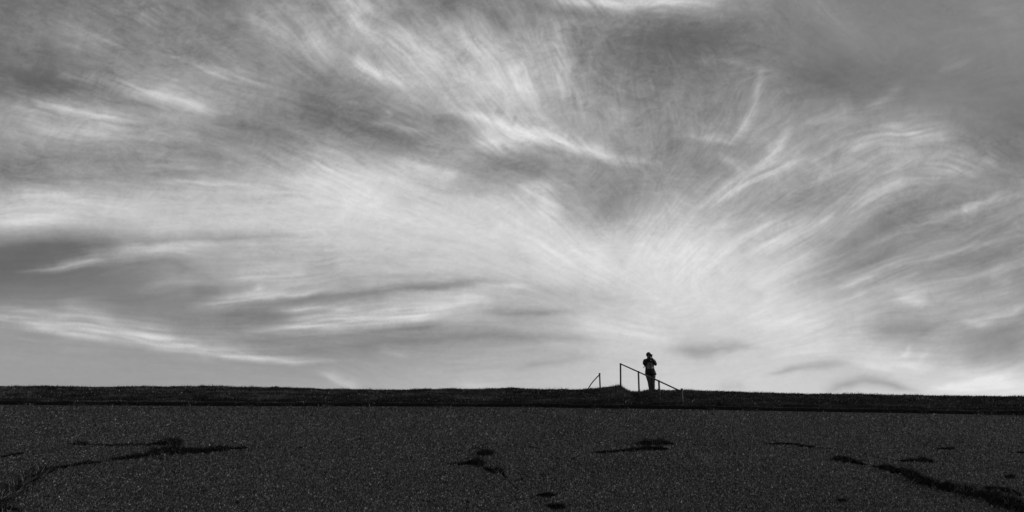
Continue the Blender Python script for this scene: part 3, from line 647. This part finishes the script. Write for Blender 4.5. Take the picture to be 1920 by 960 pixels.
# ---------------------------------------------------------------- weeds rooted in the cracks
weedm = mat('weeds', 0.012, 0.8, tone='tone', spec=0.15)
mossm = mat('moss', 0.006, 0.95, noise=[(30.0, 0.6, 1.5)], bump=(60.0, 0.01))
def weed(points, label, hgt=0.05, dens=1.0, pale=0.03, stalks=0, cat='weeds', seed=0, mound=True):
    """a patch of low weeds along a run of the crack, rooted in moss"""
    c = np.array(points, float); r = np.random.RandomState(seed + 100)
    seg = np.hypot(np.diff(c[:, 0]), np.diff(c[:, 1])); n = int(seg.sum() * c[:, 2].mean() * 9 * dens) + 30
    s = r.rand(n) * seg.sum(); k = np.searchsorted(np.cumsum(seg), s).clip(0, len(seg) - 1)
    t_ = (s - np.concatenate([[0], np.cumsum(seg)])[k]) / seg[k]
    q = c[k] + (c[k + 1] - c[k]) * t_[:, None]
    knots = np.clip(r.uniform(-.15, 1.6, 9 + int(seg.sum() / 8)), 0, 1.6)
    clump = np.interp(s, np.linspace(0, seg.sum(), len(knots)), knots)
    off = r.normal(0, 0.62, n) * clump + .25 * (clump - .8)
    qx = q[:, 0] + r.normal(0, 1.2, n); qy = q[:, 1] + off * q[:, 2]
    P = on_slope(qx, qy); root = on_slope(c[:, 0].mean(), c[:, 1].mean() + c[0, 2])
    e = thing('weed_patch', tuple(root), label, cat, 'weeds growing in the cracks of the asphalt slope')
    h = hgt * (.45 + .75 * clump) * r.uniform(.35, 1.3, n) * (0.5 + q[:, 2] / c[:, 2].max() * .5)
    lean = np.stack([r.normal(.15, .7, n), r.normal(-.1, .5, n)], 1)
    tn = np.clip(1 + .5 * r.randn(n), .3, 2.5); d = r.rand(n) < pale; tn[d] = r.uniform(10, 30, d.sum()); h[d] *= 1.25
    P[:, 2] -= .02
    global rng
    rng = r
    V, F, tv = blades(P - root, h + .02, r.uniform(.007, .016, n), lean, tn)
    mesh_np('foliage', V, F, weedm, False, {'tone': tv}, e)
    if mound:                                                # low lumpy cushion of moss under the blades
        m_ = int(seg.sum() / 1.1) + 6; n_ = 7; V = []
        for s in np.linspace(0, seg.sum() * .999, m_):
            k = int(np.searchsorted(np.cumsum(seg), s).clip(0, len(seg) - 1)); tt = (s - (np.cumsum(seg)[k] - seg[k])) / seg[k]
            q = c[k] + (c[k + 1] - c[k]) * tt; cl2 = np.interp(s, np.linspace(0, seg.sum(), len(knots)), knots)
            end = min(1.0, 4 * min(s, seg.sum() - s) / seg.sum() + .1); wd = q[2] * (.25 + .6 * cl2) * end * r.uniform(.7, 1.3); sh = .3 * (cl2 - .8) * q[2]
            for j, v_ in enumerate(np.linspace(-1, 1, n_)):
                g = on_slope(q[0] + r.uniform(-.3, .3), q[1] + sh + v_ * wd) - root
                hh = (1 - v_ * v_) * hgt * min(1, q[2] / 3) * (.15 + .4 * cl2) * r.uniform(.5, 1.3)
                V.append(g + np.array([0, 0, hh - .012]))
        obj('moss_cushion', (np.array(V), [tuple(f) for f in grid_faces(m_, n_)]), mossm, e)
    if stalks:
        parts = []
        for _ in range(stalks):
            b = on_slope(c[:, 0].mean() + r.uniform(-8, 9), c[:, 1].mean() + r.uniform(-1, 1)) - root
            l = r.uniform(.14, .34); lx = r.normal(0, .35)
            parts.append(tube([b, b + [lx * l * .4, 0, l * .6], b + [lx * l, r.normal(0, .03), l]], [.0035, .003, .0015], 4))
        obj('stalks', join(parts), weedm, e)
    return e
weed([(138,833,1),(152,832,3),(166,834,1.5)], 'small dark weed tuft at the left end of the thin upper crack', .06, 1.5, seed=1)
weed([(175,834,1),(210,835,1.2),(250,834,1.8),(285,833,1.5)], 'thin line of weeds with a pale blade midway along the upper left crack', .035, 1.2, .05, seed=2)
weed([(290,833,2),(312,831,4),(335,832,3),(325,838,4)], 'upright dark tuft at the top of the big forked weed patch on the left', .09, 1.4, .02, seed=3)
weed([(212,862,2),(240,858,2.6),(268,855,3),(288,850,4.5)], 'dark tapering left arm of the big weed patch, pointing down to the left', .055, 1.3, .02, seed=4)
weed([(288,848,5),(305,845,6),(325,843,6),(340,846,5)], 'widest dark heart of the big weed patch on the left, with pale bits', .075, 1.5, .035, seed=5)
weed([(340,846,4.5),(370,846,4.2),(395,845,3.5)], 'dense dark middle of the right arm of the big weed patch', .06, 1.4, .01, seed=6)
weed([(398,843,3),(416,841,4),(445,841,1.6),(462,840,1)], 'rounded weed tuft with a thin tail at the right tip of the big patch', .06, 1.4, .02, seed=7)
weed([(-8,948,7),(12,929,7),(34,914,6),(55,901,5)], 'scraggy grass with pale dry blades in the crack at the bottom left corner', .13, .9, .13, seed=8, cat='grass tuft')
weed([(56,899,5.5),(78,886,5.5),(98,879,3.5)], 'bushy weeds on the curve of the lower left crack', .11, 1.0, .08, seed=9)
weed([(105,877,2),(130,874,1.4),(155,869,2.2),(185,867,2)], 'low broken line of weeds at the upper end of the lower left crack', .045, 1.0, .06, seed=10)
weed([(6,856,1),(24,853,1.6),(42,849,1.6)], 'short slanting sliver of weeds by the left edge of the slope', .035, 1.2, 0, seed=11)
weed([(0,957,2),(24,954,3),(40,957,2)], 'small dark tuft below the pale grass in the bottom left corner', .05, 1.2, .05, seed=12)
weed([(895,852,2),(908,850,4),(921,851,3)], 'spiky weed tuft with tall thin stalks, uppermost of the central weeds', .07, 1.6, .01, 11, seed=13)
weed([(870,870,1.2),(884,867,4),(897,867,4.5),(905,872,2)], 'smooth dark mound shaped weed patch, left of the central pair', .055, 1.8, 0, seed=14)
weed([(910,878,1.5),(922,882,3.5),(934,882,4),(940,885,2)], 'dark weed patch with a pale blade, right of the central pair', .05, 1.6, .05, seed=15)
weed([(1010,928,1),(1026,928,2.8),(1040,928,2.2)], 'small flat weed patch in the lower centre, above a larger one', .04, 1.6, 0, seed=16)
weed([(1028,949,2.4),(1042,950,3.8),(1057,952,3)], 'flat black weed patch at the bottom centre edge', .045, 1.7, 0, seed=17)
weed([(1116,848,1),(1140,847,2),(1165,845,2.2),(1185,843,2)], 'thin left tail of the weeds below the handrail, with pale specks', .04, 1.2, .05, seed=18)
weed([(1182,843,2.4),(1205,841,3),(1230,840,3.2),(1250,842,1.6)], 'lower dark row of weeds on the slope below the handrail', .05, 1.5, .01, seed=19)
weed([(1194,833,1.5),(1210,831,4),(1235,830,4),(1260,833,1.2)], 'upper fluffy tuft of weeds on the slope below the handrail', .085, 1.1, .03, seed=20)
weed([(1445,832,1),(1466,831,1.2),(1492,833,1.4),(1526,838,1.6)], 'very thin curved line of weeds, uppermost on the right half of the slope', .03, 1.1, 0, seed=21)
weed([(1560,862,1.4),(1574,860,3.2),(1592,863,3.2),(1614,869,2.4)], 'dark pointed weed patch at the upper end of the long right crack', .06, 1.6, .02, seed=22)
weed([(1652,876,2.4),(1674,880,4.8),(1690,882,4.2),(1706,891,5)], 'thick dark weed patch where the long right crack begins to widen', .06, 1.5, .01, seed=23)
weed([(1708,892,5),(1728,902,5.5),(1756,910,5),(1780,915,5)], 'dense middle run of weeds along the long right crack', .06, 1.5, .01, seed=24)
weed([(1784,916,6),(1808,921,7),(1830,925,7.5)], 'weeds with pale dry blades along the lower edge of the wide right crack', .065, 1.4, .05, seed=25)
weed([(1832,926,7.5),(1866,935,8),(1896,945,6),(1926,957,5)], 'widest run of black weeds in the bottom right corner', .07, 1.4, .02, seed=26)
weed([(1848,915,1.5),(1876,917,2.6),(1900,923,4),(1912,929,2)], 'separate curved finger of weeds just above the bottom right patch', .05, 1.4, .05, seed=27)
weed([(1686,864,1),(1702,864,1.8),(1730,862,3),(1748,865,1)], 'long flat weed patch lying above the middle of the right crack', .045, 1.6, 0, seed=28)
weed([(1757,842,1),(1775,841,2.4),(1788,841,1.6)], 'small flat weed patch, highest near the right side of the slope', .04, 1.6, 0, seed=29)
weed([(1886,895,1.6),(1900,894,2.2)], 'tiny dark weed tuft near the right edge, above the wide crack', .05, 1.6, 0, seed=30)
weed([(1908,848,1),(1924,849,1.8)], 'weed sliver cut by the right edge of the picture', .04, 1.6, 0, seed=31)
weed([(1571,939,1.5),(1583,939,2)], 'lone little weed tuft on bare asphalt at lower right centre', .035, 1.8, 0, seed=32)

# ---------------------------------------------------------------- handrails and the step
postm = mat('painted_steel', 0.042, 0.6, noise=[(14.0, 0.7, 1.4)], bump=(60.0, 0.003), spec=0.2)
endm = mat('cut_steel', 0.03, 0.6)
def post(parent, root, top, bot, Y, r=.033, flare=1.15, Yb=None):
    a = at(*bot, Y) - root; b = at(*top, Y) - root; a = a + (a - b) * .12
    v = b - a; L = np.linalg.norm(v); v /= L
    o = obj('post', tube([a, a + v * L * .5, b - v * .035], [r, r, r], 14), postm, parent)
    obj('cap', tube([b - v * .045, b - v * .04, b - v * .006, b + v * .004], [r * flare, r * flare, r * flare, r * flare * .7], 14), endm, o)
    return o
def bank_Y(px, t): return float(bank_point(np.array([px]), np.array([t]))[0, 1])
Y1, Y2, Y3, Y4 = bank_Y(1163, .99), bank_Y(1198, .66), bank_Y(1237, .10), bank_Y(1279, .13)
root = at(1163.6, 726.5, Y1)
hr = thing('handrail', tuple(root), 'dark steel handrail on four posts, stepping down the bank to the right', 'handrail')
post(hr, root, (1163.4, 681.4), (1163.8, 728), Y1)
post(hr, root, (1197, 696.0), (1198.6, 743), Y2)
post(hr, root, (1235.2, 713.2), (1237.6, 760.5), Y3)
post(hr, root, (1278.2, 728.6), (1279.6, 761.5), Y4, .036)
R = [at(1164.2, 682.6, Y1), at(1197.2, 697.4, Y2), at(1235.6, 714.6, Y3), at(1277.5, 734.0, Y4)]
for a_, b_ in zip(R[:-1], R[1:]):
    obj('rail', tube([a_ - root, (a_ + b_) / 2 - root, b_ - root], .026, 12), postm, hr)
Y5 = bank_Y(1125, 1.04); root = at(1125.4, 731, Y5)
br = thing('handrail', tuple(root), 'single short post with a bent rail dropping to the grass, left of the tall posts', 'handrail')
post(br, root, (1124.2, 699.8), (1125.5, 732), Y5, .03, 1.3)
P = [at(1123.6, 703.2, Y5), at(1119, 707.6, Y5 + .1), at(1112.6, 714.6, Y5 + .25), at(1107.6, 721, Y5 + .4), at(1104, 726.8, Y5 + .52), at(1100.2, 734, Y5 + .62)]
obj('rail', tube([q - root for q in P], .021, 10), postm, br)
stonem = mat('concrete_step_edge', 0.10, 0.9, noise=[(8.0, 0.6, 1.3)], bump=(40.0, 0.01))
c = at(1189.5, 737.6, bank_Y(1190, .93))
st = obj('concrete_step', box((0, 0, 0), (.30, .22, .035)), stonem, smooth=False); st.location = tuple(c)
bv = st.modifiers.new('edge', 'BEVEL'); bv.width = .012; bv.segments = 2
tag(st, 'flat concrete step edge in the dip of the crest between the first two handrail posts', 'step')

# ---------------------------------------------------------------- the person
skinm = mat('skin', 0.13, 0.6); jackm = mat('dark_jacket', 0.012, 0.8, noise=[(12.0, .7, 1.3)], bump=(14.0, .02))
vestm = mat('grey_vest', 0.14, 0.8, noise=[(20.0, .8, 1.2)], bump=(25.0, .01)); trom = mat('grey_trousers', 0.045, 0.85, noise=[(9.0, .75, 1.25)], bump=(16.0, .02))
capm = mat('dark_cap', 0.02, 0.7); palem = mat('pale_stripe', 0.75, 0.7); blackm = mat('black_plastic', 0.012, 0.5, spec=.2); hairm = mat('dark_hair', 0.03, 0.7)
Yp = bank_Y(1222, 1.06); foot = at(1221.5, 734.6, Yp)
PPM = (734.6 - 661.0) / (at(1221.5, 661.0, Yp)[2] - foot[2])
print('PERSON HEIGHT', at(1221.5, 661.0, Yp)[2] - foot[2], 'px per m', PPM, 'Y', Yp)
per = thing('person', tuple(foot), 'person in cap, dark jacket and grey vest taking a photograph on the crest', 'person')
K = (at(1221.5, 661.0, Yp)[2] - foot[2]) / 1.78
per.scale = (K, K, K)
def skin(name, verts, edges, rad, m, parent, sub=2):
    me = bpy.data.meshes.new(name); me.from_pydata(verts, edges, []); me.materials.append(m)
    o = bpy.data.objects.new(name, me); COL.objects.link(o); o.parent = parent
    md = o.modifiers.new('skin', 'SKIN'); md.use_smooth_shade = True
    if not me.skin_vertices: me.attributes  # layer comes with the modifier
    for i, r in enumerate(rad):
        sv = me.skin_vertices[0].data[i]; sv.radius = r if isinstance(r, tuple) else (r, r); sv.use_root = (i == 0)
    s = o.modifiers.new('sub', 'SUBSURF'); s.levels = s.render_levels = sub
    return o
BV, BE, BR = [], [], []
def bv_(p, r, link=None):
    BV.append(p); BR.append(r)
    if link is not None: BE.append((link, len(BV) - 1))
    return len(BV) - 1
pel = bv_((.01, .01, .92), (.13, .10)); wa = bv_((.0, 0, 1.08), (.115, .09), pel); ch = bv_((0, 0, 1.27), (.14, .10), wa); cl_ = bv_((0, .01, 1.42), (.10, .07), ch)
nk = bv_((.005, -.01, 1.50), .052, cl_); jw = bv_((.01, -.03, 1.565), (.062, .066), nk); hd = bv_((.01, -.02, 1.65), (.075, .085), jw); bv_((.01, -.01, 1.71), (.055, .06), hd)
for s in (-1, 1):
    sh = bv_((s * .17, .01, 1.415), .058, cl_); elb = bv_((s * .232, -.11, 1.21), .042, sh); mid = bv_((s * .155, -.19, 1.36), .036, elb); wr = bv_((s * .085, -.235, 1.475), .026, mid)
    pm = bv_((s * .07, -.25, 1.53), (.032, .018), wr)
    for k, L in enumerate((.062, .072, .068, .055)):         # four fingers curled round the camera
        z = 1.602 - k * .021
        f1 = bv_((.022 + s * .083, -.262 - .004 * k, z), .009, pm); f2 = bv_((.022 + s * .076, -.276, z + .004), .0085, f1); bv_((.022 + s * (.076 - L * .5), -.280, z + .003), .0075, f2)
    t1 = bv_((s * .055, -.225, 1.545), .010, pm); bv_((s * .035, -.215, 1.565), .009, t1)     # thumb from the side of the palm
    hp = bv_((.01 + s * .085, .01, .86), .088, pel); kn = bv_((.02 + s * .062, -.01, .48), .058, hp); an = bv_((.03 + s * .055, .02, .09), .038, kn); bv_((.03 + s * .065, -.12, .035), .032, an)
skin('body', BV, BE, BR, skinm, per, 1)
# face, hair
hdp = (.015, -.025, 1.645)
nose = obj('nose', ball((.028, -.122, 1.632), (.012, .018, .022)), skinm, per)
for s in (-1, 1): obj('eye', ball((.024 + s * .030, -.098, 1.655), (.013, .008, .008)), blackm, per); obj('ear', ball((.012 + s * .078, -.015, 1.64), (.012, .022, .032)), skinm, per)
obj('mouth', ball((.025, -.098, 1.585), (.024, .008, .006)), blackm, per)
obj('hair', ball((.004, .02, 1.62), (.098, .09, .10)), hairm, per)
# trousers: two tapering legs from one seat
def leg(s):
    return loft([(z, .012 + .02 * (1 - z / .9) + s * cx * 1.12, cy, rx * 1.1, ry * 1.05) for z, cx, cy, rx, ry in
        [(.05, .056, .02, .056, .075), (.10, .056, .02, .062, .075), (.14, .058, .015, .064, .07), (.30, .066, .0, .074, .082), (.34, .067, 0, .071, .08), (.48, .075, -.01, .082, .09), (.53, .078, 0, .088, .092), (.70, .092, .01, .108, .112), (.84, .098, .01, .118, .125), (.92, .092, .01, .115, .12)]], 18)
tr_ = obj('trousers', join([leg(-1), leg(1)]), trom, per)
for s in (-1, 1):
    obj('shoe', join([loft([(0, .03 + s * .062, -.035, .045, .125), (.03, .03 + s * .062, -.03, .048, .13), (.055, .03 + s * .062, -.01, .044, .105), (.09, .03 + s * .06, .02, .04, .06)], 16)]), blackm, per)
# jacket
JR = [(.755, .03, 0, .222, .15), (.77, .028, 0, .236, .158), (.82, .025, 0, .232, .155), (.90, .015, 0, .218, .15), (.99, .005, 0, .198, .14), (1.03, 0, 0, .190, .135), (1.12, 0, 0, .186, .135), (1.24, 0, 0, .198, .14), (1.34, 0, 0, .215, .145), (1.41, 0, 0, .215, .13), (1.455, 0, 0, .185, .105), (1.49, 0, -.005, .128, .09), (1.52, .004, -.01, .095, .082), (1.56, .008, -.012, .086, .078)]
JR = [(z, cx, cy, rx * (1.07 if z < 1.44 else 1), ry * 1.05) for z, cx, cy, rx, ry in JR]
jk = obj('jacket', loft(JR, 28), jackm, per)
for s in (-1, 1):
    sl_ = obj('sleeve', tube([(s * .15, .01, 1.43), (s * .195, .0, 1.405), (s * .232, -.04, 1.33), (s * .25, -.085, 1.25), (s * .247, -.12, 1.205), (s * .215, -.15, 1.24), (s * .16, -.19, 1.345), (s * .10, -.225, 1.445)], [.07, .075, .072, .068, .066, .062, .053, .042], 14), jackm, per)
    if s > 0:
        obj('pale_stripe', tube([(.235, -.185, 1.262), (.175, -.236, 1.36), (.115, -.262, 1.455)], .0085, 6), palem, sl_)
# grey front panel in two halves with a dark zip between
def shell(x0, x1, zs, off):
    V, n = [], 9
    for z in zs:
        rr = [np.interp(z, [q[0] for q in JR], [q[i] for q in JR]) for i in range(1, 5)]
        for x in np.linspace(x0, x1, n):
            q = max(0.0, 1 - ((x - rr[0]) / (rr[2] + off)) ** 2); V.append((x, rr[1] - (rr[3] + off) * math.sqrt(q), z))
    V = np.array(V); F = [tuple(f) for f in grid_faces(len(zs), n)]; m_ = len(V)
    V2 = V + [0, .012, 0]; F += [tuple(int(i) + m_ for i in f[::-1]) for f in grid_faces(len(zs), n)]
    r_ = len(zs)
    bd = [i for i in range(n)] + [j * n + n - 1 for j in range(1, r_)] + [(r_ - 1) * n + i for i in range(n - 2, -1, -1)] + [j * n for j in range(r_ - 2, 0, -1)]
    for a_, b_ in zip(bd, bd[1:] + bd[:1]): F.append((a_, b_, b_ + m_, a_ + m_))
    return np.concatenate([V, V2]), F
zs = np.linspace(1.005, 1.30, 9)
obj('vest_panel', shell(-.150, -.008, zs, .016), vestm, per); obj('vest_panel', shell(.008, .142, zs, .016), vestm, per)
obj('zip', shell(-.012, .012, np.linspace(.99, 1.33, 6), .019), blackm, per)
obj('waist_band', shell(-.165, .165, np.linspace(.86, .998, 5), .020), jackm, per)
lg = obj('chest_badge', ball((.02, -.255, 1.352), (.016, .006, .020)), palem, per)
lg = obj('waist_badge', ball((.105, -.148, 1.055), (.022, .008, .026)), palem, per)
obj('loose_strap', tube([(-.185, -.06, 1.145), (-.225, -.07, 1.135), (-.262, -.07, 1.105), (-.288, -.07, 1.045)], [.019, .018, .018, .015], 8), jackm, per)
# cap with its peak out to the right
hc = Matrix.Rotation(math.radians(38), 4, 'Z')
cp_ = obj('cap', loft([(1.635, 0, .01, .108, .112), (1.67, 0, 0, .113, .116), (1.72, 0, 0, .106, .110), (1.76, 0, 0, .080, .086), (1.785, 0, 0, .044, .048), (1.790, 0, 0, .012, .012)], 20), capm, per)
cp_.location = (-.012, -.01, 0)
a_ = np.linspace(-1.15, 1.15, 13); V = []
for z, k in ((0, 1), (.012, 1)):
    for r0, dz_ in ((.085, 0), (.15, -.008), (.215, -.04)):
        for q in a_: V.append((math.sin(q) * (.112 if r0 < .1 else .100), -r0 * (math.cos(q) * .55 + .45) if r0 > .1 else -math.cos(q) * .095, 1.672 + z + dz_ * math.cos(q)))
V = np.array(V); F = [tuple(f) for f in grid_faces(3, 13)] + [tuple(int(i) + 39 for i in f[::-1]) for f in grid_faces(3, 13)]
bd = list(range(26, 39)); F += [(a, b, b + 39, a + 39) for a, b in zip(bd[:-1], bd[1:])] + [(13, 26, 65, 52), (0, 13, 52, 39), (38, 25, 64, 77), (25, 12, 51, 64)]
pk = obj('peak', (V, F), capm, cp_); pk.rotation_euler = (0, 0, math.radians(58))
# camera in both hands: its own thing
cmr = thing('camera_device', tuple(foot + K * np.array([.03, -.235, 1.585])), 'small black camera held up to the face of the person on the crest', 'camera')
cmr.scale = (K, K, K)
bd_ = obj('camera_body', box((0, 0, 0), (.070, .030, .045)), blackm, cmr, False); bw = bd_.modifiers.new('edge', 'BEVEL'); bw.width = .006; bw.segments = 2
ln = tube([(0, -.028, 0), (0, -.06, 0), (0, -.10, 0)], [.036, .036, .034], 16); obj('lens', ln, blackm, cmr)
obj('viewfinder', box((0, 0, .050), (.016, .018, .008)), blackm, cmr, False)
